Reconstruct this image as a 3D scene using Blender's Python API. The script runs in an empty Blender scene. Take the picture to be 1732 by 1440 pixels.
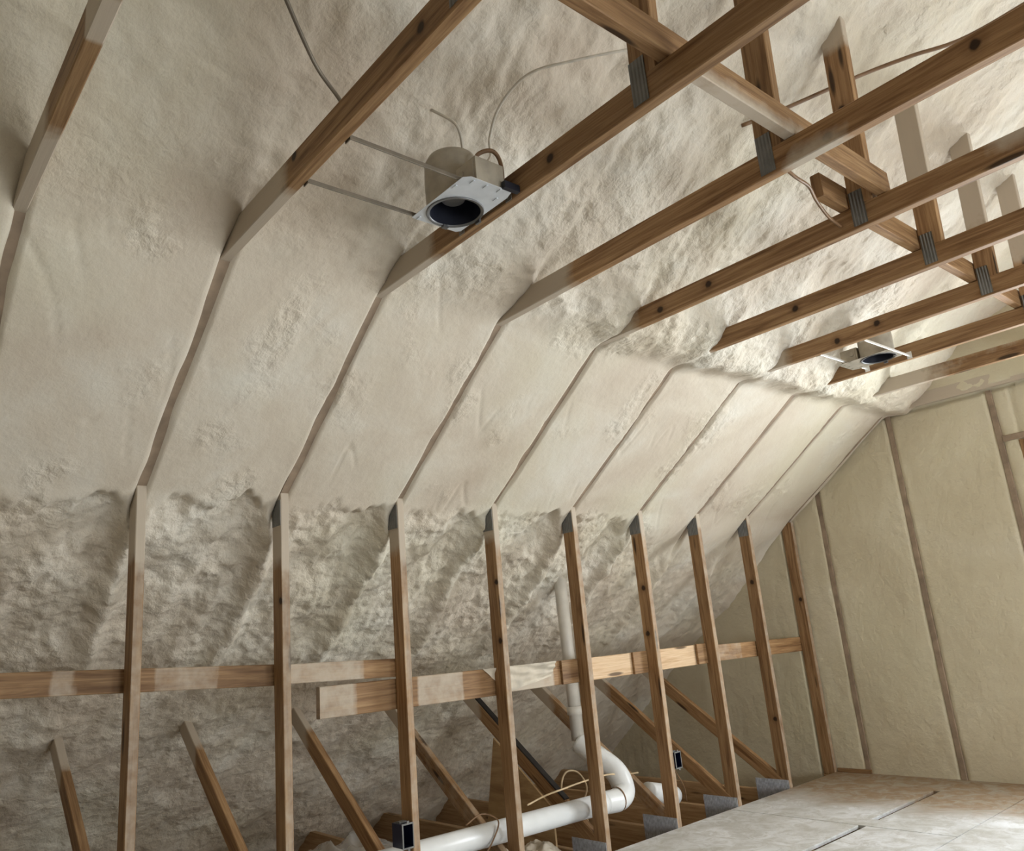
import bpy, math, random
import numpy as np
from mathutils import Vector, Matrix

# ------------------------------------------------------------------ camera, world, light, exposure
SC = bpy.context.scene
COL = SC.collection
S = 0.6096                       # truss spacing
KZ, KX, HZ = 2.4966, 0.8822, 1.8684   # collar-tie height, its knee, top of the knee posts
XR = 3.25                        # ridge
GY = 9 * S                       # gable truss plane

def setup():
    yaw, pit, rol = -0.84632496, 0.25772302, -0.08903484
    f = Vector((math.sin(yaw)*math.cos(pit), math.cos(yaw)*math.cos(pit), math.sin(pit)))
    r = Vector((math.cos(yaw), -math.sin(yaw), 0)); u = r.cross(f)
    r2 = r*math.cos(rol) + u*math.sin(rol); u2 = -r*math.sin(rol) + u*math.cos(rol)
    cd = bpy.data.cameras.new('camera'); cam = bpy.data.objects.new('camera', cd); COL.objects.link(cam)
    m = Matrix((r2, u2, -f)).transposed().to_4x4(); m.translation = Vector((3.33177679, -0.31045, 1.17163))
    cam.matrix_world = m
    cd.sensor_fit = 'HORIZONTAL'; cd.sensor_width = 36; cd.lens = 1343.27663/1732*36
    cd.clip_start = 0.02
    SC.camera = cam
    w = bpy.data.worlds.new('world'); SC.world = w; w.use_nodes = True
    bg = w.node_tree.nodes['Background']
    bg.inputs[0].default_value = (0.90, 0.955, 1.0, 1); bg.inputs[1].default_value = 36.0
    def area(name, loc, rot, sx, sy, power, color=(1,1,1), portal=False):
        ld = bpy.data.lights.new(name, 'AREA'); ld.shape = 'RECTANGLE'; ld.size = sx; ld.size_y = sy
        ld.energy = power; ld.color = color
        if portal: ld.cycles.is_portal = True
        o = bpy.data.objects.new(name, ld); COL.objects.link(o); o.location = loc; o.rotation_euler = rot
        return o
    area('window_daylight_portal', (WX0+(WX1-WX0)/2, GY+0.22, (WZ0+WZ1)/2), (-math.pi/2, 0, 0), WX1-WX0, WZ1-WZ0, 1, portal=True)
    area('fill_window_portal', (2*XR+.10, (SY0+SY1)/2, (SZ0+SZ1)/2), (0, math.pi/2, 0), SZ1-SZ0, SY1-SY0, 1, portal=True)
    area('far_fill_window_portal', (2*XR+.10, (TY0+TY1)/2, (SZ0+SZ1)/2), (0, math.pi/2, 0), SZ1-SZ0, TY1-TY0, 1, portal=True)
    vs = SC.view_settings
    SC.display_settings.display_device = 'sRGB'
    vs.view_transform = 'Standard'; vs.look = 'None'; vs.gamma = 1; vs.use_curve_mapping = False
    vs.exposure = -0.75
WX0, WX1, WZ0, WZ1 = 1.78, 3.35, 0.62, 2.09      # window in the far gable
BY = -3.0                                        # gable behind the camera
SY0, SY1, SZ0, SZ1 = 1.1, 2.5, 0.15, 1.40          # unseen windows added in the right hand knee wall for fill light
TY0, TY1 = 3.2, 4.5
setup()

# ------------------------------------------------------------------ numpy noise
def perlin(x, y, seed=0):
    rs = np.random.RandomState(seed); P = rs.permutation(512); a = rs.rand(512)*2*np.pi
    gx, gy = np.cos(a), np.sin(a)
    xi, yi = np.floor(x).astype(int), np.floor(y).astype(int); xf, yf = x-xi, y-yi
    def g(ix, iy, dx, dy):
        h = P[(P[ix & 511] + iy) & 511]; return gx[h]*dx + gy[h]*dy
    u = xf**3*(xf*(xf*6-15)+10); v = yf**3*(yf*(yf*6-15)+10)
    n0 = g(xi,yi,xf,yf)*(1-u) + g(xi+1,yi,xf-1,yf)*u
    n1 = g(xi,yi+1,xf,yf-1)*(1-u) + g(xi+1,yi+1,xf-1,yf-1)*u
    return (n0*(1-v) + n1*v)*1.5
def fbm(x, y, o=4, seed=0, gain=.5):
    s = 0; a = 1; t = 0
    for k in range(o):
        s = s + a*perlin(x*2**k, y*2**k, seed+k); t += a; a *= gain
    return s/t
def ridged(x, y, o=4, seed=0):
    s = 0; a = 1; t = 0
    for k in range(o):
        s = s + a*(1-2*np.abs(perlin(x*2**k, y*2**k, seed+k))); t += a; a *= .5
    return s/t
def lumps(x, y, seed=0):
    rs = np.random.RandomState(seed); R1 = rs.rand(1024); R2 = rs.rand(1024); R3 = rs.rand(1024); P = rs.permutation(1024)
    xi, yi = np.floor(x).astype(int), np.floor(y).astype(int); best = np.zeros_like(x)
    for dx in (-1, 0, 1):
        for dy in (-1, 0, 1):
            h = P[(P[(xi+dx) & 1023] + yi+dy) & 1023]
            d2 = (xi+dx+R1[h]-x)**2 + (yi+dy+R2[h]-y)**2
            rr = .5+.5*R3[h]
            best = np.maximum(best, np.sqrt(np.maximum(rr*rr-d2, 0)))
    return best
def sst(a, b, x):
    t = np.clip((x-a)/(b-a), 0, 1); return t*t*(3-2*t)

# ------------------------------------------------------------------ materials
def mat(name):
    m = bpy.data.materials.new(name); m.use_nodes = True; nt = m.node_tree
    b = nt.nodes['Principled BSDF']; return m, nt, b
def N(nt, t, **kw):
    n = nt.nodes.new(t)
    for k, v in kw.items(): setattr(n, k, v)
    return n
def ramp(nt, fac, stops):
    r = N(nt, 'ShaderNodeValToRGB'); nt.links.new(fac, r.inputs[0]); e = r.color_ramp.elements
    while len(e) < len(stops): e.new(0.5)
    for k, (p, c) in enumerate(stops):
        e[k].position = p; e[k].color = (c if len(c) == 4 else (*c, 1)) if isinstance(c, tuple) else (c, c, c, 1)
    return r.outputs[0]
def noise(nt, vec, scale, detail=4, rough=.5, dist=0):
    n = N(nt, 'ShaderNodeTexNoise'); n.inputs['Scale'].default_value = scale; n.inputs['Detail'].default_value = detail
    n.inputs['Roughness'].default_value = rough; n.inputs['Distortion'].default_value = dist
    nt.links.new(vec, n.inputs['Vector']); return n.outputs['Fac']
def mixc(nt, fac, a, b, mode='MIX'):
    m = N(nt, 'ShaderNodeMix', data_type='RGBA', blend_type=mode)
    for s, v in ((m.inputs[0], fac), (m.inputs[6], a), (m.inputs[7], b)):
        if hasattr(v, 'is_linked'): nt.links.new(v, s)
        else: s.default_value = v if not isinstance(v, tuple) or len(v) == 4 else (*v, 1)
    return m.outputs[2]
def math_(nt, op, a, b=0., c=0.):
    m = N(nt, 'ShaderNodeMath', operation=op)
    for s, v in zip(m.inputs, (a, b, c)):
        if hasattr(v, 'is_linked'): nt.links.new(v, s)
        else: s.default_value = v
    return m.outputs[0]
def bump(nt, b, h, strength, dist, prev=None):
    n = N(nt, 'ShaderNodeBump'); n.inputs['Distance'].default_value = dist
    if hasattr(strength, 'is_linked'): nt.links.new(strength, n.inputs['Strength'])
    else: n.inputs['Strength'].default_value = strength
    nt.links.new(h, n.inputs['Height'])
    if prev is not None: nt.links.new(prev, n.inputs['Normal'])
    nt.links.new(n.outputs[0], b.inputs['Normal']); return n.outputs[0]

FOAM_C = [(0.30, (0.585, 0.495, 0.39)), (0.5, (0.68, 0.605, 0.495)), (0.72, (0.76, 0.72, 0.63))]
def foam_material(name='spray_foam', stops=FOAM_C, use_rough=True):
    m, nt, b = mat(name)
    tc = N(nt, 'ShaderNodeTexCoord').outputs['Object']
    c = ramp(nt, noise(nt, tc, 1.7, 5, .6, .4), stops)
    c = mixc(nt, math_(nt, 'MULTIPLY', ramp(nt, noise(nt, tc, 0.9, 3, .5), [(.5, 0.), (.7, 1.)]), .35), c, (0.62, 0.585, 0.40))
    c = mixc(nt, math_(nt, 'MULTIPLY', ramp(nt, noise(nt, tc, 230, 2, .6), [(.35, 1.), (.6, 0.)]), .12), c, (0.45, 0.38, 0.28))
    nt.links.new(c, b.inputs['Base Color'])
    b.inputs['Roughness'].default_value = .55
    b.inputs['Specular IOR Level'].default_value = .35
    if use_rough:
        at = N(nt, 'ShaderNodeAttribute', attribute_name='rough').outputs['Fac']
        st = math_(nt, 'ADD', math_(nt, 'MULTIPLY', at, .85), .12)
    else: st = .35
    v = N(nt, 'ShaderNodeTexVoronoi'); v.inputs['Scale'].default_value = 42; nt.links.new(tc, v.inputs['Vector'])
    p = bump(nt, b, noise(nt, tc, 30, 4, .55, .2), st, .018)
    bump(nt, b, noise(nt, tc, 150, 3, .6), .22, .003, p)
    return m
FOAM = foam_material()
GFOAM = foam_material('gable_spray_foam', [(0.3, (0.58, 0.51, 0.36)), (0.55, (0.64, 0.575, 0.42)), (0.75, (0.68, 0.62, 0.48))], False)

def wood_material(name, light, mid, dark, spray=True):
    m, nt, b = mat(name)
    uv = N(nt, 'ShaderNodeUVMap').outputs[0]
    sep = N(nt, 'ShaderNodeSeparateXYZ'); nt.links.new(uv, sep.inputs[0])
    rnd = N(nt, 'ShaderNodeObjectInfo').outputs['Random']
    def vec(sx, sy, k):
        c = N(nt, 'ShaderNodeCombineXYZ')
        nt.links.new(math_(nt, 'MULTIPLY', sep.outputs[0], sx), c.inputs[0])
        nt.links.new(math_(nt, 'MULTIPLY', sep.outputs[1], sy), c.inputs[1])
        nt.links.new(math_(nt, 'MULTIPLY', rnd, k), c.inputs[2]); return c.outputs[0]
    g1 = noise(nt, vec(1.6, 26, 90), 1.0, 5, .6, 1.6)
    g2 = noise(nt, vec(6, 160, 40), 1.0, 3, .6, .4)
    c = ramp(nt, g1, [(.28, dark), (.48, mid), (.72, light)])
    c = mixc(nt, math_(nt, 'MULTIPLY', ramp(nt, g2, [(.35, 1.), (.6, 0.)]), .4), c, dark)
    vo = N(nt, 'ShaderNodeTexVoronoi'); vo.inputs['Scale'].default_value = 1; nt.links.new(vec(2.1, 13, 70), vo.inputs['Vector'])
    k = ramp(nt, vo.outputs['Distance'], [(.10, 1.), (.17, 0.)])
    c = mixc(nt, math_(nt, 'MULTIPLY', k, .9), c, tuple(x*.22 for x in dark))
    oc = N(nt, 'ShaderNodeTexCoord').outputs['Object']
    nzk = math_(nt, 'MULTIPLY', math_(nt, 'SUBTRACT', noise(nt, oc, 40, 2), .5), .012)
    for an in ('knot_a', 'knot_b'):
        ka = N(nt, 'ShaderNodeAttribute', attribute_name=an, attribute_type='OBJECT').outputs['Vector']
        vd = N(nt, 'ShaderNodeVectorMath', operation='DISTANCE'); nt.links.new(oc, vd.inputs[0]); nt.links.new(ka, vd.inputs[1])
        dd = math_(nt, 'ADD', vd.outputs['Value'], nzk)
        c = mixc(nt, math_(nt, 'MULTIPLY', ramp(nt, dd, [(.008, 1.), (.045, 0.)]), .55), c, dark)
        c = mixc(nt, math_(nt, 'MULTIPLY', ramp(nt, dd, [(.012, 1.), (.018, 0.)]), .95), c, tuple(x*.18 for x in dark))
    hv = math_(nt, 'ADD', math_(nt, 'MULTIPLY', rnd, .35), .82)
    hs = N(nt, 'ShaderNodeHueSaturation'); nt.links.new(c, hs.inputs['Color']); nt.links.new(hv, hs.inputs['Value']); c = hs.outputs[0]
    if spray:
        tc = N(nt, 'ShaderNodeTexCoord').outputs['Object']
        at = N(nt, 'ShaderNodeAttribute', attribute_name='spray').outputs['Fac']
        fc = math_(nt, 'ADD', at, math_(nt, 'MULTIPLY', math_(nt, 'SUBTRACT', noise(nt, tc, 16, 4, .6), .5), .6))
        fc = ramp(nt, fc, [(.3, 0.), (.75, 1.)])
        c = mixc(nt, math_(nt, 'MULTIPLY', fc, .92), c, (0.53, 0.455, 0.36))
    nt.links.new(c, b.inputs['Base Color']); b.inputs['Roughness'].default_value = .6
    b.inputs['Specular IOR Level'].default_value = .3
    bump(nt, b, g2, .25, .002)
    return m
WOOD = wood_material('pine_lumber', (0.46, 0.29, 0.145), (0.31, 0.178, 0.082), (0.135, 0.064, 0.025))
PALE = wood_material('fresh_pine_lumber', (0.86, 0.66, 0.44), (0.76, 0.54, 0.33), (0.5, 0.29, 0.14))
CHORD = wood_material('chord_lumber', (0.58, 0.41, 0.24), (0.46, 0.30, 0.16), (0.28, 0.16, 0.07))

def simple(name, col, rough=.5, metal=0., var=.15, vs=20):
    m, nt, b = mat(name); tc = N(nt, 'ShaderNodeTexCoord').outputs['Object']
    c = ramp(nt, noise(nt, tc, vs, 4), [(.3, tuple(x*(1-var) for x in col)), (.7, tuple(min(1, x*(1+var)) for x in col))])
    nt.links.new(c, b.inputs['Base Color']); b.inputs['Roughness'].default_value = rough; b.inputs['Metallic'].default_value = metal
    return m, nt, b
GALV, nt_, b_ = simple('galvanised_steel', (0.50, 0.52, 0.54), .45, .35, .25, 60)
wv = N(nt_, 'ShaderNodeTexWave'); wv.inputs['Scale'].default_value = 30; wv.bands_direction = 'X'
nt_.links.new(N(nt_, 'ShaderNodeTexCoord').outputs['Object'], wv.inputs['Vector']); bump(nt_, b_, wv.outputs['Fac'], 1, .006)
TPLATE, nt_, b_ = simple('dull_plate_steel', (0.20, 0.20, 0.19), .5, .6)
wv = N(nt_, 'ShaderNodeTexWave'); wv.inputs['Scale'].default_value = 26; wv.bands_direction = 'X'
nt_.links.new(N(nt_, 'ShaderNodeTexCoord').outputs['Object'], wv.inputs['Vector']); bump(nt_, b_, wv.outputs['Fac'], 1, .004)
HSTEEL, nt_, b_ = simple('foam_dusted_can', (0.40, 0.36, 0.29), .5, .3)
WHITEM = simple('white_painted_plate', (0.72, 0.76, 0.80), .4, .3, .08)[0]
DARKIN = simple('dark_reflector', (0.018, 0.02, 0.03), .35, .2)[0]
RIMG = simple('grey_rim', (0.16, 0.16, 0.16), .4, .5)[0]
BARM = simple('dull_hanger_bar', (0.22, 0.19, 0.15), .5, .5)[0]
BARW = simple('bright_hanger_bar', (0.85, 0.84, 0.8), .35, .4, .05)[0]
PVC = simple('white_pvc', (0.80, 0.81, 0.80), .3, 0, .06, 8)[0]
DPVC = simple('dusted_pvc', (0.66, 0.62, 0.55), .45, 0, .12, 8)[0]
NAVY = simple('navy_plastic', (0.006, 0.010, 0.035), .35)[0]
BOXIN = simple('box_lip', (0.16, 0.16, 0.15), .5)[0]
BLACK = simple('black_strip', (0.01, 0.007, 0.006), .6)[0]
YWIRE = simple('yellow_cable', (0.66, 0.50, 0.30), .5)[0]
WWIRE = simple('white_cable', (0.60, 0.55, 0.46), .5)[0]
BWIRE = simple('brown_cable', (0.20, 0.11, 0.05), .5)[0]
SEAM = simple('dusty_wood_edge', (0.29, 0.215, 0.15), .8, 0, .25, 14)[0]
DRY, _n, _b = simple('ceiling_board_back', (0.60, 0.50, 0.40), .8, 0, .3, 6)
PLY = wood_material('plywood_offcut', (0.50, 0.36, 0.20), (0.42, 0.28, 0.14), (0.26, 0.15, 0.07), False)
PAPER = simple('torn_paper', (0.62, 0.55, 0.44), .7, 0, .25, 9)[0]
POLY, _n, _b = simple('clear_plastic_film', (0.8, 0.8, 0.78), .12, 0, .05)
_b.inputs['Alpha'].default_value = .45; _b.inputs['Coat Weight'].default_value = .6
GLASS, _n, _b = mat('window_glass')
_tr = N(_n, 'ShaderNodeBsdfTransparent'); _gl = N(_n, 'ShaderNodeBsdfGlossy'); _gl.inputs['Roughness'].default_value = .02
_mx = N(_n, 'ShaderNodeMixShader'); _mx.inputs[0].default_value = .08
_n.links.new(_tr.outputs[0], _mx.inputs[1]); _n.links.new(_gl.outputs[0], _mx.inputs[2]); _n.links.new(_mx.outputs[0], _n.nodes['Material Output'].inputs[0])
FRAME = simple('window_vinyl', (0.8, 0.8, 0.78), .4)[0]
OUTER = simple('sheathing', (0.30, 0.22, 0.13), .8, 0, .3, 5)[0]

# ------------------------------------------------------------------ object helpers
def props(o, label=None, cat=None, group=None, kind=None):
    if label: o['label'] = label
    if cat: o['category'] = cat
    if group: o['group'] = group
    if kind: o['kind'] = kind
    return o
def link(name, me, m, parent=None, smooth=False):
    o = bpy.data.objects.new(name, me); COL.objects.link(o)
    if m is not None:
        for mm in (m if isinstance(m, (list, tuple)) else [m]): me.materials.append(mm)
    if smooth: me.polygons.foreach_set('use_smooth', [True]*len(me.polygons))
    if parent is not None:
        o.parent = parent; o.matrix_parent_inverse = Matrix.Translation(-parent.location)
    return o
def empty(name, loc, *a, **k):
    o = bpy.data.objects.new(name, None); COL.objects.link(o); o.location = loc; o.empty_display_size = .1
    return props(o, *a, **k)
def join(parts):
    V, F, UV, SP, MI = [], [], [], [], []
    for p in parts:
        b = len(V); V += p[0]; F += [tuple(i+b for i in f) for f in p[1]]
        UV += p[2] if p[2] else [(0, 0)]*sum(len(f) for f in p[1]); SP += p[3] if p[3] else [0.]*len(p[0])
    return V, F, UV, SP
def tomesh(name, part):
    V, F, UV, SP = part
    me = bpy.data.meshes.new(name); me.from_pydata([tuple(v) for v in V], [], F)
    if UV:
        l = me.uv_layers.new(name='UVMap'); l.data.foreach_set('uv', [c for uv in UV for c in uv])
    if SP:
        a = me.attributes.new('spray', 'FLOAT', 'POINT'); a.data.foreach_set('value', SP)
    me.validate(); me.update(); return me
_bs = [0]
def board(p0, p1, w, h, up=(0,0,1), seg=.04, cham=.003, spray=None, warp=.0015):
    """w = size across (along side axis), h = size along 'up'; p0,p1 = centre line ends."""
    _bs[0] += 1; rs = np.random.RandomState(_bs[0])
    p0, p1 = Vector(p0), Vector(p1); L = (p1-p0).length; d = (p1-p0)/L
    side = d.cross(Vector(up)).normalized(); u2 = side.cross(d).normalized()
    c = cham; a, b = w/2, h/2
    sec = [(-a+c,-b),(a-c,-b),(a,-b+c),(a,b-c),(a-c,b),(-a+c,b),(-a,b-c),(-a,-b+c)]
    per = [0, w-2*c, w-c, w-c+h-2*c, w+h-2*c, 2*w+h-3*c, 2*w+h-2*c, 2*w+2*h-4*c, 2*w+2*h-3*c]
    n = max(1, int(L/seg)); V, F, UV, SP = [], [], [], []
    ph = rs.rand(4)*6.28; uo, vo = rs.rand(2)*20
    for k in range(n+1):
        t = k/n*L; q = p0+d*t + side*warp*math.sin(t*1.7+ph[0]) + u2*warp*math.sin(t*2.3+ph[1])
        for (x, y) in sec:
            v = q+side*x+u2*y; V.append(v); SP.append(float(spray(v)) if spray else 0.)
    for k in range(n):
        t0, t1 = k/n*L+uo, (k+1)/n*L+uo
        for j in range(8):
            F.append((k*8+j, (k+1)*8+j, (k+1)*8+(j+1)%8, k*8+(j+1)%8))
            v0, v1 = per[j]+vo, per[j+1]+vo
            UV += [(t0,v0),(t1,v0),(t1,v1),(t0,v1)]
    F.append(tuple(range(8))); F.append(tuple(n*8+j for j in reversed(range(8))))
    UV += [(uo+y*.02, vo+x) for x, y in sec]; UV += [(uo+y*.02, vo+x) for x, y in reversed(sec)]
    return V, F, UV, SP
def box(x0, x1, y0, y1, z0, z1):
    V = [Vector((x, y, z)) for z in (z0, z1) for y in (y0, y1) for x in (x0, x1)]
    F = [(0,2,3,1),(4,5,7,6),(0,1,5,4),(2,6,7,3),(0,4,6,2),(1,3,7,5)]
    return V, F, None, None
def tube(pts, r, n=10, sub=6, cap=True):
    pts = [Vector(p) for p in pts]; rr = r if callable(r) else (lambda t: r)
    if sub > 1 and len(pts) > 2:        # Catmull-Rom
        P = [pts[0]*2-pts[1]] + pts + [pts[-1]*2-pts[-2]]; out = []
        for i in range(1, len(P)-2):
            for k in range(sub):
                t = k/sub; a, b, c, d = P[i-1], P[i], P[i+1], P[i+2]
                out.append(.5*((2*b)+(c-a)*t+(2*a-5*b+4*c-d)*t*t+(3*b-a-3*c+d)*t**3))
        pts = out+[pts[-1]]
    V, F = [], []; nrm = None
    for i, p in enumerate(pts):
        d = (pts[min(i+1, len(pts)-1)]-pts[max(i-1, 0)]).normalized()
        if nrm is None: nrm = d.orthogonal().normalized()
        nrm = (nrm-d*nrm.dot(d)).normalized(); bn = d.cross(nrm); R = rr(i/(len(pts)-1))
        for k in range(n):
            a = 2*math.pi*k/n; V.append(p+(nrm*math.cos(a)+bn*math.sin(a))*R)
    m = len(pts)
    for i in range(m-1):
        for k in range(n): F.append((i*n+k, i*n+(k+1)%n, (i+1)*n+(k+1)%n, (i+1)*n+k))
    if cap: F.append(tuple(reversed(range(n)))); F.append(tuple((m-1)*n+k for k in range(n)))
    return V, F, None, None
def lathe(prof, c, n=40, axis=None):
    V, F = [], []; c = Vector(c); q = Vector((0,0,1)).rotation_difference(Vector(axis)) if axis else None
    for (r, z) in prof:
        for k in range(n):
            a = 2*math.pi*k/n; v = Vector((r*math.cos(a), r*math.sin(a), z)); V.append(c+(q @ v if q else v))
    for i in range(len(prof)-1):
        for k in range(n): F.append((i*n+k, i*n+(k+1)%n, (i+1)*n+(k+1)%n, (i+1)*n+k))
    return V, F, None, None
def grid(name, X, Y, Z, m, rough=None, flip=False, kind='structure'):
    ny, nx = X.shape
    V = np.stack([X, Y, Z], -1).reshape(-1, 3).astype(np.float32)
    i = np.arange(ny*nx).reshape(ny, nx)
    a, b, c, d = i[:-1,:-1], i[:-1,1:], i[1:,1:], i[1:,:-1]
    Q = np.stack([a, b, c, d] if not flip else [a, d, c, b], -1).reshape(-1, 4)
    me = bpy.data.meshes.new(name); me.vertices.add(len(V)); me.vertices.foreach_set('co', V.ravel())
    me.loops.add(Q.size); me.loops.foreach_set('vertex_index', Q.ravel().astype(np.int32))
    me.polygons.add(len(Q)); me.polygons.foreach_set('loop_start', np.arange(0, Q.size, 4, dtype=np.int32))
    me.update(calc_edges=True)
    if rough is not None:
        at = me.attributes.new('rough', 'FLOAT', 'POINT'); at.data.foreach_set('value', rough.ravel().astype(np.float32))
    me.polygons.foreach_set('use_smooth', np.ones(len(Q), bool))
    o = bpy.data.objects.new(name, me); COL.objects.link(o); me.materials.append(m)
    if kind: o['kind'] = kind
    return o

# ------------------------------------------------------------------ foam-covered roof slope (the ceiling)
PX = np.array([-2.9, -1.17, 0, KX, 2.25, XR]); PZ = np.array([-0.50, .885, HZ, KZ, 3.36, 3.99])
def prof(x): return np.interp(x, PX, PZ)
def slope(x): return np.interp(x, [-3, -.3, .2, .7, 1.1, 3.3], [.80, .82, .713, .713, .63, .63])
def foam_disp(x, y):
    ti = np.clip(np.round((y-.019)/S), -3, 9); dt = y-.019-ti*S; at = np.abs(dt); u = (y-.019)/S - np.floor((y-.019)/S)
    pillow = (4*u*(1-u))**.35
    # middle panel 0..KX : smooth, trimmed flush
    wob = .004*perlin(x*5, y*0+ti*3.7, 5)
    gw = .015 + .005*perlin(x*5, ti*7.3, 8)
    A = .004*pillow + .010*fbm(x*2.2, y*2.2, 3, 11) - (.030 + .006*perlin(x*4, ti*2.1, 9) + .012*(ti > 6))*np.exp(-((dt-wob)/(gw+.004*(ti > 6)))**4)
    pm = sst(.08, .40, fbm(x*2.6+3, y*2.6, 3, 21))            # rough, bubbly patches
    pop = lumps(x*38 + .6*perlin(x*20, y*20, 3), y*30, 31)
    A = A + pm*(.008*fbm(x*16, y*16, 3, 25) + .006*pop)
    # a few cut marks
    A = A - .006*np.exp(-(perlin(x*2.0+9, y*7+x*2, 41)/.045)**2)*sst(.22, .42, perlin(x*3, y*3, 42))
    # lower part behind the knee posts
    near = np.clip(-x/.9, 0, 1)
    f1 = fbm(x*3.2+y*1.2, y*2.6-x, 5, 51); f2 = ridged(x*3+1.5*y, y*4.5-2*x, 4, 61)
    far = sst(3.2, 4.6, y)
    B = -.034 - .008*(1-far) + (.045-.022*far)*f1 + (.030-.02*far)*f2*sst(-2.2, -.3, x) + .010*fbm(x*22, y*22, 3, 55) + (.012*lumps(x*30, y*24+.5*x, 33) + .010*lumps(x*14+y*3, y*12, 37))*(1-.7*far)*(1-.6*sst(.6, 1.1, -x))
    dt2 = dt + .03*perlin(x*4, ti*5.1, 71)
    B = B + (.075 - .035*near)*np.exp(-(dt2/.045)**2)*(1-sst(.75, 1.15, -x))
    B = B - .04*np.exp(-((dt+.13)/.10)**2)*np.exp(-((x+.12)/.14)**2)*(1-.5*far)
    B = B + .05*sst(1.2, 2.6, -x)
    # above the collar ties
    w1 = fbm(x*2.4, y*2.0, 4, 81); w2 = ridged(x*4+y*2.5, y*3-x*1.5, 4, 91)
    C = .050 + .055*w1 + .020*w2 + .010*fbm(x*18, y*18, 3, 95) + .006*lumps(x*24+.5*perlin(x*9,y*9,2), y*18, 35)*sst(-.1,.3,fbm(x*3,y*3,2,97))
    C = C + (.008+.055*sst(1.6, 3.2, y))*np.exp(-((x-1.08)/.20)**2)*(1-.8*sst(1.3, .2, y))*(.85+.3*perlin(x*3, y*3, 93)) - .012*np.exp(-(dt/.03)**2)
    C = C + .02*np.exp(-(dt/.05)**2)*sst(1.4, 2, x)
    near2 = sst(1.3, .2, y)      # smoother pale panels nearest the camera
    C = C*(1-near2*.55)
    xb = -.03 - .10*far + .05*perlin(y*7, x*0, 101) + .03*perlin(y*23, x*3, 102) - .05*np.exp(-(dt/.05)**2)
    wb = sst(xb-.05-.25*far, xb+.01, x); 
    xc = KX + .025*perlin(y*5, x*0, 103)
    wc = sst(xc-.03, xc+.11+.22*sst(3.0, 1.2, y), x)
    D = B*(1-wb) + A*wb*(1-wc) + C*wc
    rough = (1-wb)*(.72-.35*far) + wb*(1-wc)*(.05+.6*pm) + wc*(.55+.4*sst(-.2,.3,w1)) 
    rough = rough*(1-.5*sst(2.2, .3, y)*wc)
    return D, rough
def slope_mesh(name, xs, ys, mirror=False, m=FOAM):
    X, Y = np.meshgrid(xs, ys)
    D, rough = foam_disp(X, Y)
    sl = slope(X); ln = np.sqrt(1+sl*sl)
    Xo = X + D*sl/ln; Zo = prof(X) - D/ln
    if mirror: Xo = 2*XR-Xo
    return grid(name, Xo, Y, Zo, m, rough, flip=not mirror)
xs = np.concatenate([np.arange(-2.75, -1.0, .015), np.arange(-1.0, 1.5, .009), np.arange(1.5, XR+.02, .014)])
ys = np.concatenate([np.arange(-.75, 1.0, .013), np.arange(1.0, GY+.05, .0095)])
slope_mesh('ceiling', xs, ys)
slope_mesh('ceiling_back', np.arange(-2.75, XR+.05, .06), np.arange(-3.05, -.70, .06))
slope_mesh('ceiling_right', np.concatenate([np.arange(-.1, .0, .02), np.arange(0, 3.3, .04)]), np.arange(-3.05, GY+.05, .05), True)

# gable wall foam, with the window opening left free
def gable(name, x0, x1, z0, z1, st=.016):
    X, Z = np.meshgrid(np.arange(x0, x1+st*.5, st), np.arange(z0, z1+st*.5, st)); 
    X[:, -1] = x1; Z[-1, :] = z1
    D = .044*(X < -.095)*(Z < 1.9) + .010*fbm(X*2.5, Z*2.5, 3, 201) + .004*fbm(X*14, Z*14, 3, 205)
    for gx, gw, dp in GST:
        D -= dp*np.exp(-((X-gx-.008*perlin(Z*5, Z*0+gx*9, 207))/(gw*(1+.25*perlin(Z*8, Z*0+gx*5, 208))))**4)*sst(KZ+.02, KZ-.05, Z)
    D += .050*sst(KZ+.004, KZ+.016, Z)*(X > .4) - .022*np.exp(-((Z-KZ+.004)/.013)**4)*(X > .75)
    lim = prof(X)+.10
    Zc = np.minimum(Z, lim)
    Y = GY+.050 - D
    return grid(name, X, Y, Zc, GFOAM, np.full(X.shape, .25), flip=True)
GST = [(.235, .020, .016), (.885, .024, .016), (1.575, .026, .016), (1.70, .012, .012)]
gable('wall_far', -2.7, WX0-.04, -.30, 4.1)
gable('wall_far_above_window', WX0-.04, WX1+.04, WZ1+.05, 4.1, .03)
gable('wall_far_below_window', WX0-.04, WX1+.04, -.05, WZ0-.05, .03)
# remaining outer shell (simple walls of foam, no details in view)
def struct_box(name, b, m):
    o = link(name, tomesh(name, box(*b)), m); o['kind'] = 'structure'; return o
struct_box('wall_far_right', (WX1+.04, 2*XR+.05, GY+.05, GY+.09, -.05, 4.15), GFOAM)
for nm, b in (('wall_right', (2*XR, 2*XR+.08, BY, SY0, -.02, 2.1)), ('wall_right_far', (2*XR, 2*XR+.08, TY1, GY+.1, -.02, 2.1)), ('wall_right_pier', (2*XR, 2*XR+.08, SY1, TY0, -.02, 2.1)),
              ('wall_right_above', (2*XR, 2*XR+.08, SY0, SY1, SZ1, 2.1)), ('wall_right_below', (2*XR, 2*XR+.08, SY0, SY1, -.02, SZ0)),
              ('wall_right_far_above', (2*XR, 2*XR+.08, TY0, TY1, SZ1, 2.1)), ('wall_right_far_below', (2*XR, 2*XR+.08, TY0, TY1, -.02, SZ0))):
    struct_box(nm, b, FOAM)
struct_box('wall_back', (-2.8, 2*XR+.1, BY-.06, BY, -.4, 4.2), FOAM)
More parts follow.
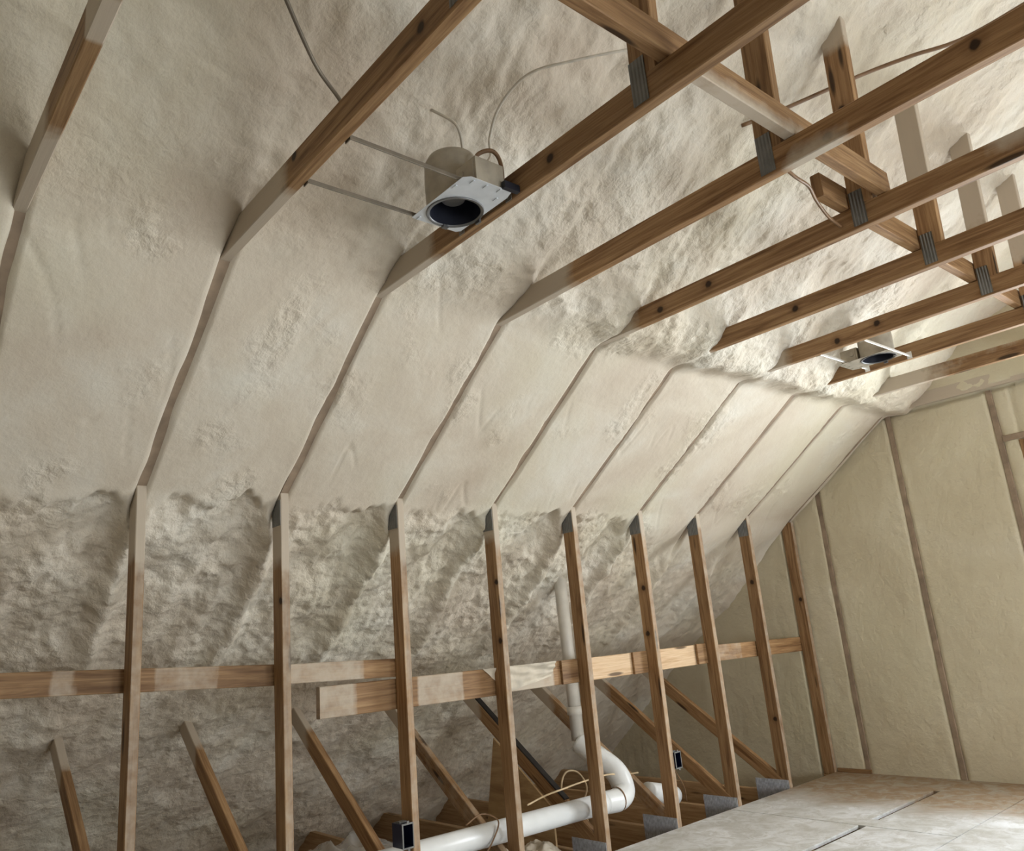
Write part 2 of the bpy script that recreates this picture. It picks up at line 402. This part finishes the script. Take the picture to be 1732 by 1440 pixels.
# roof deck and outer sheathing over everything
for nm, sgn in (('ceiling_deck', 1), ('ceiling_deck_right', -1)):
    fx = (lambda x: x) if sgn > 0 else (lambda x: 2*XR-x)
    V = [Vector((fx(x), y, z)) for y in (BY-.3, GY+.4) for x, z in ((-3.3 if sgn > 0 else -.6, -.50 if sgn > 0 else 1.72), (0, 2.16), (XR, 4.32), (XR, 4.36), (0, 2.20), (-3.3 if sgn > 0 else -.6, -.45 if sgn > 0 else 1.76))]
    F = [(0,1,7,6),(1,2,8,7),(2,3,9,8),(3,4,10,9),(4,5,11,10),(5,0,6,11),(0,5,4,1),(1,4,3,2),(6,7,10,11),(7,8,9,10)]
    o = link(nm, tomesh(nm, (V, F, None, None)), OUTER); o['kind'] = 'structure'
for nm, b in (('wall_sheathing', (-3.2, WX0, GY+.12, GY+.15, -.6, 4.4)), ('wall_sheathing_right', (WX1, 2*XR+.6, GY+.12, GY+.15, -.6, 4.4)),
              ('wall_sheathing_above', (WX0, WX1, GY+.12, GY+.15, WZ1, 4.4)), ('wall_sheathing_below', (WX0, WX1, GY+.12, GY+.15, -.6, WZ0))):
    struct_box(nm, b, OUTER)
def window(n, x0, x1, z0, z1, y, sgn):
    fr = join([box(x0, x0+.05, y-.04, y+.04, z0, z1), box(x1-.05, x1, y-.04, y+.04, z0, z1), box(x0+.05, x1-.05, y-.04, y+.04, z0, z0+.05),
               box(x0+.05, x1-.05, y-.04, y+.04, z1-.05, z1), box(x0+.05, x1-.05, y-.03, y+.03, (z0+z1)/2-.02, (z0+z1)/2+.02)])
    o = link('window_%d' % n, tomesh('window', fr), FRAME); o['kind'] = 'structure'
    g = link('glass_pane', tomesh('pane', box(x0+.05, x1-.05, y-.003, y+.003, z0+.05, z1-.05)), GLASS, o)
window(1, WX0, WX1, WZ0, WZ1, GY+.10, 1)
for _k, (a0, a1) in enumerate(((SY0, SY1), (TY0, TY1))):  # unseen windows, added to throw fill light on posts and lower foam
    _f = join([box(2*XR-.005, 2*XR+.085, a0, a0+.05, SZ0, SZ1), box(2*XR-.005, 2*XR+.085, a1-.05, a1, SZ0, SZ1), box(2*XR-.005, 2*XR+.085, a0+.05, a1-.05, SZ0, SZ0+.05),
               box(2*XR-.005, 2*XR+.085, a0+.05, a1-.05, SZ1-.05, SZ1), box(2*XR+.02, 2*XR+.06, (a0+a1)/2-.02, (a0+a1)/2+.02, SZ0+.05, SZ1-.05)])
    _w = link('window_%d' % (2+_k), tomesh('added_fill_window', _f), FRAME); _w['kind'] = 'structure'
    link('glass_pane', tomesh('added_fill_pane', box(2*XR+.035, 2*XR+.041, a0+.05, a1-.05, SZ0+.05, SZ1-.05)), GLASS, _w)

# ------------------------------------------------------------------ floor: subfloor sheets with gaps, and the board under the eaves
FM, nt, b = mat('dusty_subfloor')
tc = N(nt, 'ShaderNodeTexCoord').outputs['Object']
n1 = noise(nt, tc, 3.2, 6, .65, .6); n2 = noise(nt, tc, 16, 5, .6)
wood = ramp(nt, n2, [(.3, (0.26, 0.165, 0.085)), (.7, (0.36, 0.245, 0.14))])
dust = ramp(nt, n1, [(.30, (0.54, 0.53, 0.49)), (.65, (0.80, 0.81, 0.82))])
sp = N(nt, 'ShaderNodeSeparateXYZ'); nt.links.new(tc, sp.inputs[0])
dust_shade_fade = ramp(nt, math_(nt, 'ADD', math_(nt, 'MULTIPLY', math_(nt, 'SUBTRACT', GY-.62, sp.outputs[1]), 1.4), math_(nt, 'MULTIPLY', math_(nt, 'SUBTRACT', n1, .5), .8)), [(0., .04), (.55, 1.)])  # thinner dust by the far gable, which also paints in the sill shadow
dk = ramp(nt, noise(nt, tc, 9, 7, .75, 1.), [(.40, 1.), (.56, 0.)])
cc = mixc(nt, dust_shade_fade, wood, dust); cc = mixc(nt, math_(nt, 'MULTIPLY', dk, .6), cc, (0.44, 0.42, 0.36))
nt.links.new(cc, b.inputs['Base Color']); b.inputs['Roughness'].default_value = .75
bump(nt, b, n2, .3, .006)
rects = []
ysm = 4.18
def fl(x0, x1, y0, y1): rects.append(box(x0, x1, y0, y1, -.018, 0))
fl(.0, .838, BY, ysm-.006); fl(.886, 1.356, BY, ysm-.006); fl(1.364, 2*XR, BY, 3.9)
fl(0, .838, ysm+.002, 5.16); fl(.882, 1.356, ysm+.002, 5.16); fl(1.364, 2*XR, 3.9, GY+.1)
fl(0, 1.356, 5.16, GY+.1); fl(.838, .882, ysm+.002, 4.33)
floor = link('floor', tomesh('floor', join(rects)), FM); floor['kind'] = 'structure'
struct_box('floor_under', (0, 2*XR, BY, GY+.1, -.33, -.31), DRY)
struct_box('floor_eaves', (-2.9, 0, BY, GY+.1, -.33, -.29), DRY)

# ------------------------------------------------------------------ the trusses
def lerpspray(a, b):     # 1 below a .. 0 above b (or reversed when a > b)
    return lambda v: max(0., min(1., (b-v)/(b-a)))
T_LAB = [
 'leftmost roof truss, its tie a short brown strip in the top left corner',
 'second roof truss from the left, its lone tie left of the near recessed light',
 'third roof truss from the left, its tie right behind the near recessed light',
 'fourth roof truss from the left, near dark blue electrical box on its knee post',
 'fifth roof truss from the left, the long upper brace ends at its web post',
 'sixth roof truss from the left, pale elbow pipe just right of its knee post',
 'seventh roof truss from the left, far dark blue box beside its knee post',
 'eighth roof truss from the left, right behind the far recessed light',
 'ninth roof truss, last free standing one before the far end wall',
 'truss set flat against the far end wall, its knee post in the corner']
XSPR = [1.30, 1.36, 1.24, 1.32, 1.13, 1.10, 1.20, 1.07, 1.45, 9.]       # foam overspray on the collar ties
ZSPR = [1.2, 1.58, 1.55, 1.60, 1.66, 1.78, 1.72, 1.80, 1.85, 1.86]      # ... and on the knee posts
WSPR = [3.3, 3.3, 3.2, 3.2, 3.22, 2.50, 2.50, 2.55, 2.5, 2.5]           # ... and on the web posts
DIAGX = [-1.4]*10
for i in range(10):
    y = i*S; yc = y+.019
    T = empty('roof_truss', (0, yc, 0), T_LAB[i], 'roof truss', 'attic roof trusses')
    def P(nm, part, m=WOOD, parent=T): return link(nm, tomesh(nm, part), m, parent)
    zs = ZSPR[i]
    P('knee_post', board((-.0445, yc, -.018), (-.0445, yc, HZ+.02 if i < 9 else HZ-.02), .089, .038, (0,1,0), spray=lambda v: sst(zs-.06, zs+.12, v.z)*1.1 + (.48 if v.x > -.0015 else (.10 if i in (1, 2) else 0))))  # room-facing faces paler: overspray, plus the light they catch painted in
    xs_, side = XSPR[i], 0
    def jspr(v, i=i, xs_=xs_):
        s = 1.1*(1-sst(xs_-.10, xs_+.12, v.x))
        if i == 0: s = max(s, 1.1*sst(1.68, 1.72, v.x)*(1-sst(1.82, 1.88, v.x)))
        if i == 3 and v.z < KZ+.005: s = max(s, .8*sst(2.25, 2.32, v.x)*(1-sst(2.45, 2.55, v.x)))
        if i == 4 and v.z > KZ+.05: s = max(s, .9*sst(2.6, 2.75, v.x))
        if i == 8: s = max(s, .55*(1-sst(1.5, 1.75, v.x)))
        if i == 8 and v.z > KZ+.06: s = max(s, .4)
        return s
    P('ceiling_joist', board((.80, yc, KZ+.0445), (2*XR-.80, yc, KZ+.0445), .038, .089, spray=jspr))
    for wx, tilt in ((2.252, .03), (2*XR-2.252, -.03)):
        ws = WSPR[i]
        P('web_post', board((wx, yc, KZ+.089), (wx+tilt, yc, float(prof(min(wx, 2*XR-wx)))+.05), .089, .038, (0,1,0),
                            spray=lambda v: (.95*sst(ws-.05, ws+.08, v.z) if i < 5 else .85*sst(2.78, 2.86, v.z)) if i != 2 else sst(3.0, 3.1, v.z)))
        P('gusset_plate', box(wx-.04, wx+.012, y-.0025, y-.0005, KZ+.010, KZ+.145), GALV2 if False else TPLATE)
    if i < 9: P('diagonal_web', board((-.062, yc, .015), (-1.62, yc, .015+.715*1.558) if i < 9 else (-1.62, yc, 1.129), .038, .086, (0,0,1), spray=lambda v, i=i: 1.1*sst(.95, 1.12, -v.x) if i not in (4, 6) else max(.35, 1.1*sst(.9, 1.1, -v.x))))
    # roof chord, kept just under the foam skin
    pts = [(-2.6, float(prof(-2.6))), (-1.17, float(prof(-1.17))), (0, HZ), (KX, KZ), (2.25, 3.36), (XR, 3.99)]
    V, F, UV = [], [], []
    for k, (x, z) in enumerate(pts):
        off = .012 if k > 1 else .12
        for yy, zz in ((y, z+off), (y+.038, z+off), (y+.038, z+off+.16), (y, z+off+.16)): V.append(Vector((x, yy, zz)))
    for k in range(len(pts)-1):
        for j in range(4):
            F.append((k*4+j, (k+1)*4+j, (k+1)*4+(j+1)%4, k*4+(j+1)%4)); UV += [(k, j*.1), (k+1, j*.1), (k+1, j*.1+.1), (k, j*.1+.1)]
    F += [(0,1,2,3), (23,22,21,20)]; UV += [(0,0)]*8
    P('rafter', (V, F, UV, None), SEAM)
    P('bottom_chord', board((-2.5 if i < 9 else -.09, yc, -.018-.12), (2*XR, yc, -.018-.12), .038, .238, seg=.2), CHORD)
    if 1 <= i < 9: P('heel_plate', box(-.265, .0-.002, y-.003, y-.0008, -.12, .052), GALV if i >= 5 else TPLATE)
    if 2 <= i <= 8: P('post_top_plate', box(-.088, -.004, y-.003, y-.0008, 1.735, 1.85), TPLATE)
    if i == 5: 
        a = Vector((-.30 if i == 5 else -.75, yc, 0)); a.z = .015+.715*(-a.x-.062)+.055
        b2 = Vector((-1.22, yc, 0)); b2.z = .015+.715*(-b2.x-.062)+.055
        P('black_edge_strip', board(a, b2, .040, .012), BLACK)['label'] = 'black strip along the top edge'

KNOTS = [('ceiling_joist', 2, (1.881, 2.541), None), ('ceiling_joist', 4, (1.567, 2.545), (1.30, 2.53)), ('ceiling_joist', 5, (1.617, 2.542), (2.9, 2.53)),
         ('ceiling_joist', 1, (1.442, 2.572), (2.1, 2.54)), ('knee_post', 6, (-.039, 1.391), (-.050, 1.111)), ('knee_post', 8, (-.039, 1.398), (-.03, .45)),
         ('knee_post', 9, (-.03, 1.25), None), ('knee_post', 4, (-.015, 1.456), (-.02, 1.15)), ('knee_post', 2, (-.015, 1.404), None),
         ('ceiling_joist', 3, (2.439, 2.52), (2.857, 2.55)), ('ceiling_joist', 6, (1.72, 2.55), (1.5, 2.53)), ('web_post', 4, (2.26, 2.98), None)]
for kn, ki, a, b2 in KNOTS:
    for o in bpy.data.objects:
        if o.name.split('.')[0] == kn and o.parent and abs(o.parent.location.y-(ki*S+.019)) < .01:
            o['knot_a'] = (a[0], ki*S, a[1]); o['knot_b'] = (b2[0], ki*S, b2[1]) if b2 else (-9., 0., 0.)
for o in bpy.data.objects:
    if o.parent and 'knot_a' not in o: o['knot_a'] = (-9., 0., 0.); o['knot_b'] = (-9., 0., 0.)

# gable wall studs
G = empty('wall_frame', (.9, GY+.04, 0), 'brown wood studs and header showing through the foam of the far end wall', 'wall framing')
for gx, z1 in ((.235, 2.03), (.885, KZ-.01), (1.575, KZ-.01)):
    link('stud', tomesh('stud', board((gx, GY+.095, 0), (gx, GY+.095, z1), .038, .089, (0,1,0))), SEAM if gx > .5 else SEAM, G)
link('jack_stud', tomesh('jack_stud', board((1.70, GY+.090, 0), (1.70, GY+.090, 2.12), .038, .089, (0,1,0))), WOOD, G)
link('header', tomesh('header', board((1.595, GY+.075, 2.145), (3.5, GY+.075, 2.145), .06, .04)), SEAM, G)
link('bottom_plate', tomesh('bottom_plate', board((.01, GY+.06, .010), (.26, GY+.06, .010), .06, .03)), WOOD, G)
# ------------------------------------------------------------------ boards nailed behind the knee posts
def rail(name, y0, z0, y1, z1, h, x, label, m, patches=None, base=.0):
    def sp(v):
        s = base
        if patches:
            s = base
            for a, b2 in patches: s = s*(1-(sst(a-.01, a+.01, v.y)*(1-sst(b2-.01, b2+.01, v.y))))
        return s
    o = link(name, tomesh(name, board((x, y0, z0), (x, y1, z1), h, .036, (1,0,0), seg=.02, spray=sp)), m)
    return props(o, label, 'board', 'boards nailed behind the knee posts')
unsp = [(i*S-.21, i*S+.03) for i in range(10)]
rail('backing_board', -.7, 1.205, 1.235, 1.095, .089, -.109, 'long stained board behind the leftmost knee posts, blotched with foam', WOOD, [(.45, .72), (.98, 1.3), (-.8, .35)], .50)
rail('backing_board', 1.245, 1.096, 1.86, 1.071, .084, -.109, 'foam dusted pinkish board just above the free cut end of the wide board', WOOD, [(1.66, 1.9)], .62)
rail('backing_board', 1.435, .956, 2.47, .943, .138, -.112, 'wide board with a free cut end behind the knee post with the near blue box', WOOD, [(1.62, 1.95), (2.24, 2.48)], .62)
rail('backing_board', 2.475, .946, 3.055, .946, .128, -.112, 'foam smeared board under the torn paper, left of the vertical white pipe', WOOD, [(2.87, 3.1)], .75)
rail('backing_board', 3.06, .945, 4.30, .942, .126, -.112, 'fresh pale pine board bridging the sixth to eighth knee posts', PALE)
rail('backing_board', 4.31, .94, GY+.03, .918, .106, -.112, 'short brown board reaching the far end wall', WOOD, [(4.7, 5.6)], .45)
# dark offcut blocks on the pale board, left of the posts
for k, yy in ((5, 3.048), (6, 3.658), (7, 4.267)):
    w = .13 if k < 7 else .10
    o = link('wood_block', tomesh('wood_block', board((-.082, yy-w, .945), (-.082, yy-.003, .945), .130, .015, (1,0,0))), WOOD)
    props(o, {5: 'small dark wood block against the knee post beside the vertical pipe', 6: 'small dark wood block on the pale board, above and left of the far blue box',
              7: 'small dark wood block at the right end of the pale board'}[k], 'wood block', 'wood blocks beside the knee posts')

# ------------------------------------------------------------------ lateral braces along the web posts
o = link('long_brace', tomesh('brace', board((2.325, -.5, 2.634), (2.325, 2.485, 2.634), .038, .092, spray=lambda v: .75*(v.z < 2.592)*(1.3 < v.y < 1.9))), WOOD)  # pale stretch of underside paints in the light on that edge
props(o, 'long wood brace over the near ties, from the top edge to the fifth truss', 'brace')
o = link('long_brace', tomesh('brace', board((2.186, 2.26, 2.634), (2.186, GY-.05, 2.634), .038, .092)), WOOD)
props(o, 'far wood brace behind the web posts, its cut end poking out past the fifth truss', 'brace')

# ------------------------------------------------------------------ recessed lights
def recessed_light(c, y0, y1, label, barm, canm, jb, flip=False):
    x, yc, z = c
    L = empty('recessed_light', (x, yc, z), label, 'recessed light', 'recessed lights between the ties')
    def P(nm, part, m, smooth=False, par=L):
        if flip: part = ([Vector((2*x-v[0], v[1], v[2])) for v in part[0]], [tuple(reversed(f)) for f in part[1]], part[2], part[3])
        return link(nm, tomesh(nm, part), m, par, smooth)
    R = .086
    # mounting plate with a round hole
    n = 48; V, F = [], []; hx0, hx1, hy0, hy1 = x-.102, x+.19, yc-.10, yc+.089
    for zz in (z, z+.0015):
        for k in range(n):
            a = 2*math.pi*k/n; V.append(Vector((x+R*math.cos(a), yc+R*math.sin(a), zz)))
        for k in range(n):
            a = 2*math.pi*k/n; cx, sy = math.cos(a), math.sin(a)
            t = min((hx1-x)/cx if cx > 1e-6 else 1e9, (hx0-x)/cx if cx < -1e-6 else 1e9, (hy1-yc)/sy if sy > 1e-6 else 1e9, (hy0-yc)/sy if sy < -1e-6 else 1e9)
            V.append(Vector((x+cx*t, yc+sy*t, zz)))
    for k in range(n):
        q = (k+1) % n
        F += [(k, n+k, n+q, q), (2*n+k, 2*n+q, 3*n+q, 3*n+k), (n+k, 3*n+k, 3*n+q, n+q), (k, q, 2*n+q, 2*n+k)]
    # knock-out slots of the plate as raised tabs along its edges
    parts = [(V, F, None, None)]
    for (sx, sy_) in ((x+.17, yc-.06), (x+.17, yc-.01), (x+.175, yc+.04), (x+.13, yc+.062), (x-.09, yc-.08), (x+.12, yc-.09)):
        parts.append(box(sx-.010, sx+.010, sy_-.003, sy_+.003, z-.0022, z-.0003))
    P('mounting_plate', join(parts), WHITEM if jb else HSTEEL)
    P('rim', lathe([(R+.006, z-.004-z), (R+.008, .0), (R-.002, .012), (R-.004, -.002), (R+.006, -.004)], (x, yc, z)), RIMG, True)
    P('reflector', lathe([(R-.004, 0), (R-.008, .05), (R-.012, .12), (.045, .150), (.0001, .152)], (x, yc, z)), DARKIN, True)
    P('lamp_socket', lathe([(.0001, .040), (.030, .040), (.038, .046), (.038, .12), (.044, .150)], (x-.005, yc, z), 24), RIMG, True)
    P('can_housing', lathe([(R+.004, .002), (R+.006, .10), (R+.004, .165), (R-.008, .188), (R-.03, .198), (.0001, .2)], (x, yc, z)), canm, True)
    seam = tube([(x-.088*.7, yc-.088*.72, z+.01), (x-.088*.7, yc-.088*.72, z+.165)], .0025, 6, 1); P('can_seam', seam, RIMG)
    jx0, jx1 = x+.088, x+.185
    J = P('junction_box', join([box(jx0, jx1, yc-.055, yc+.055, z+.0016, z+.085), box(jx0+.01, jx1-.01, yc-.058, yc-.055, z+.01, z+.078),
                                lathe([(.0001, .004), (.012, .004), (.013, 0)], (jx0+.03, yc-.058, z+.05), 12, (0,-1,0))]), canm)
    P('retaining_clip', box(x-.093, x-.078, yc+.01, yc+.03, z-.010, z-.0005), RIMG); P('retaining_clip', box(x-.010, x+.012, yc+.088, yc+.096, z-.014, z-.0005), RIMG)
    for bx in (x-.098, x+.150):
        P('hanger_bar', join([board((bx, y0+.002, z+.012), (bx, y1-.002, z+.012), .005, .014, seg=.1, cham=.001),
                              box(bx-.014, bx+.014, y0+.0005, y0+.003, z-.005, z+.035), box(bx-.014, bx+.014, y1-.003, y1-.0005, z-.005, z+.035)]), barm)
    if jb:
        P('flexible_conduit', tube([(jx0+.03, yc-.01, z+.085), (jx0+.045, yc, z+.135), (jx0+.07, yc+.04, z+.15), (jx1-.03, yc+.075, z+.12), (jx1-.035, yc+.08, z+.03)], .007, 8), BWIRE, True)
        P('fixture_bracket', box(x+.188, x+.205, yc+.04, y1-.001, z-.001, z+.022), DARKIN)
    return L
recessed_light((1.535, 1.118, KZ+.003), .6096+.038, 1.2192, 'near recessed light can with a dark round opening, hung between the second and third ties', BARM, HSTEEL, True)
recessed_light((1.515, 4.085, KZ+.003), 3.6576+.038, 4.2672, 'far small recessed light with bright hanger bars, near the far end wall', BARW, HSTEEL, False, True)

# ------------------------------------------------------------------ cables
def cable(name, pts, r, m, label, sub=6):
    o = link(name, tomesh(name, tube(pts, r, 7, sub)), m, None, True); return props(o, label, 'cable')
cable('cable', [(1.655, 1.13, 2.588), (1.655, 1.183, 2.66), (1.673, 1.171, 2.71), (1.739, 1.152, 2.76), (1.809, 1.158, 2.80), (1.879, 1.186, 2.83), (1.949, 1.274, 2.86), (2.10, 1.45, 2.89), (2.2, 1.7, 2.95)], .0045, WWIRE,
      'thin pale cable arching from the near recessed light toward the web post')
cable('cable', [(1.585, 1.13, 2.702), (1.613, 1.10, 2.74), (1.605, 1.079, 2.78), (1.55, 1.04, 2.84)], .005, WWIRE, 'short pale cable rising off the near can into the foam')
cable('cable', [(1.80, .39, 2.82), (1.763, .434, 2.80), (1.662, .539, 2.78), (1.623, .602, 2.74), (1.621, .66, 2.68), (1.661, .67, 2.60)], .006, BARM, 'grey cable half buried in foam at the upper left, ending behind the second tie')
cable('cable', [(1.95, 2.25, 3.02), (2.062, 2.36, 3.065), (2.28, 2.6, 3.183), (2.45, 2.7, 3.208), (2.633, 2.8, 3.222), (2.95, 2.95, 3.33)], .008, BWIRE, 'brown cable strung across the upper right behind the web post')
cable('cable', [(2.24, 1.865, 2.58), (2.24, 1.99, 2.55), (2.23, 2.10, 2.555), (2.20, 2.20, 2.55), (2.17, 2.34, 2.54), (2.165, 2.436, 2.53)], .006, BWIRE, 'kinked brown cable hanging between the fourth and fifth ties')
cable('cable', [(-.22, 2.70, .285), (-.25, 2.86, .30), (-.25, 3.00, .31), (-.25, 3.15, .32), (-.18, 3.30, .34), (-.26, 3.5, .30), (-.25, 3.64, .29)], .005, YWIRE, 'yellow cable lying over the white pipe behind the knee posts')
cable('cable', [(-.62, 3.34, .10), (-.60, 3.31, .24), (-.60, 3.36, .315), (-.60, 3.46, .30), (-.60, 3.53, .20), (-.60, 3.48, .10), (-.55, 3.46, .02)], .006, YWIRE, 'coiled loop of pale cable left of the pipe elbow')
cable('cable', [(-.104, 2.20, .30), (-.102, 2.30, .33), (-.102, 2.40, .28), (-.102, 2.36, .2), (-.104, 2.28, .12)], .004, BWIRE, 'thin dark wire looping beside the fifth knee post')

# ------------------------------------------------------------------ pipes
pr = .056
PIP = empty('drain_pipe', (-.165, 2.6, .235), 'thick white plastic pipe with an elbow lying low behind the knee posts', 'pipe')
link('straight_run', tomesh('run', tube([(-.175, .9, .232), (-.172, 2.0, .216), (-.168, 3.30, .200)], pr, 28, 1)), PVC, PIP, True)
link('elbow', tomesh('elbow', tube([(-.168, 3.22, .201), (-.172, 3.36, .197), (-.20, 3.44, .235), (-.25, 3.44, .33), (-.36, 3.40, .42), (-.47, 3.37, .495)], lambda t: .060+.008*math.sin(math.pi*t), 28, 8)), PVC, PIP, True)
link('pipe_coupling', tomesh('coupling', lathe([(.057, 0), (.064, .002), (.064, .05), (.057, .052)], (-.168, 3.17, .201), 28, (0,1,0))), PVC, PIP, True)
link('pipe_strap', tomesh('strap', lathe([(.066, 0), (.0685, .001), (.0685, .008), (.066, .009)], (-.172, 3.345, .198), 24, (0,1,0))), BWIRE, PIP, True)
P2 = link('pipe_stub', tomesh('stub', tube([(-.26, 3.72, .165), (-.27, 3.86, .13), (-.29, 4.0, .09)], .058, 24, 4)), PVC, None, True)
props(P2, 'short white pipe piece between the posts, right of the elbow', 'pipe')
P3 = empty('vent_pipe', (-.47, 3.37, .5), 'vertical dusty white vent pipe rising into the foam behind the sixth knee post', 'pipe')
link('pipe_run', tomesh('vent', tube([(-.47, 3.37, .51), (-.47, 3.345, 1.62)], .040, 24, 1)), DPVC, P3, True)
link('pipe_collar', tomesh('collar', lathe([(.041, 0), (.049, .002), (.049, .05), (.041, .052)], (-.47, 3.365, .66), 24)), DPVC, P3, True)

# ------------------------------------------------------------------ electrical boxes
def ebox(x0, x1, y0, y1, z0, z1, front, label):
    o = empty('electrical_box', ((x0+x1)/2, (y0+y1)/2, z0), label, 'electrical box', 'dark blue electrical boxes')
    t = .004
    link('shell', tomesh('shell', join([box(x0, x1, y0, y0+t, z0, z1), box(x0, x1, y1-t, y1, z0, z1), box(x0, x1, y0+t, y1-t, z0, z0+t), box(x0, x1, y0+t, y1-t, z1-t, z1), box(x0, x0+t, y0+t, y1-t, z0+t, z1-t)])), NAVY, o)
    link('flange', tomesh('flange', join([box(x1, x1+.002, y0-.003, y0+t, z0-.003, z1+.003), box(x1, x1+.002, y1-t, y1+.001, z0-.003, z1+.003), box(x1, x1+.002, y0+t, y1-t, z0-.003, z0+t), box(x1, x1+.002, y0+t, y1-t, z1-t, z1+.003),
        box(x1, x1+.003, (y0+y1)/2-.006, (y0+y1)/2+.006, z1+.003, z1+.012), box(x1, x1+.003, (y0+y1)/2-.006, (y0+y1)/2+.006, z0-.012, z0-.003)])), BOXIN, o)
    link('cable_clamp', tomesh('clamp', box(x0+.02, x0+.05, y0+.01, y1-.01, z1, z1+.006)), BOXIN, o)
    return o
ebox(-.083, .004, 3*S-.058, 3*S-.001, .298, .398, 1, 'near dark blue electrical box low on the fourth knee post')
ebox(-.070, .008, 6*S+.040, 6*S+.095, .318, .408, 1, 'far dark blue electrical box beside the knee post right of the elbow')
cable('cable', [(-.04, 6*S+.07, .32), (-.06, 6*S+.12, .27), (-.10, 6*S+.22, .18), (-.16, 6*S+.30, .08)], .004, BWIRE, 'thin dark cable dropping from the far blue box')

# ------------------------------------------------------------------ scraps in the eaves
def sheet(name, pts, thick, m, label, cat):
    P_ = [Vector(p) for p in pts]; n = (P_[1]-P_[0]).cross(P_[-1]-P_[0]).normalized()*thick; k = len(P_)
    V = P_+[p+n for p in P_]; F = [tuple(reversed(range(k))), tuple(range(k, 2*k))]+[(i, (i+1)%k, k+(i+1)%k, k+i) for i in range(k)]
    UV = [(V[i].x+V[i].z, V[i].y*.3+V[i].z*.3) for f in F for i in f]
    return props(link(name, tomesh(name, (V, F, UV, None)), m), label, cat)
sheet('plywood_offcut', [(-.34, 3.0, -.02), (-.34, 3.0, .20), (-.86, 3.02, .56), (-1.0, 3.02, -.02)], .012, PLY, 'brown plywood piece standing behind the pipe beneath the black edged diagonal', 'plywood')
def film(name, cx, cy, z0, wx, wy, hz, seed, m, label, cat, n=40):
    u, v = np.meshgrid(np.linspace(0, 1, n), np.linspace(0, 1, n))
    X = cx+(u-.5)*wx; Y = cy+(v-.5)*wy
    Z = z0+hz*(.5+.7*fbm(u*3, v*3, 4, seed)+.3*ridged(u*4, v*4, 3, seed+4))*np.clip(6*u*(1-u), 0, 1)**.5*np.clip(6*v*(1-v), 0, 1)**.5
    o = grid(name, X, Y, Z, m, None, flip=False, kind=None); return props(o, label, cat)
film('plastic_sheet', -.95, 2.15, .02, .9, .5, .14, 301, POLY, 'crumpled clear plastic sheet between the fourth and fifth trusses', 'plastic sheet')
film('foam_scrap', -.30, 2.72, -.02, .25, .42, .10, 311, FOAM, 'white lumpy foam scrap beside the pipe', 'foam scrap')
film('foam_scrap', -.75, .9, -.02, .8, .5, .16, 321, FOAM, 'lumpy foam scrap heap at the lower left', 'foam scrap')
# torn paper on the dusty board
n = 26; u, v = np.meshgrid(np.linspace(0, 1, n), np.linspace(0, 1, n))
Xp = -.085+.05*u*v+.012*perlin(u*4, v*4, 5); Yp = 2.52+.32*u-.16*v*(1-u); Zp = .885+.13*v+.05*u*(1-v)
props(grid('torn_paper', Xp, Yp, Zp, PAPER, None, flip=True, kind=None), 'torn curled paper scrap on the board left of the vertical pipe', 'paper')
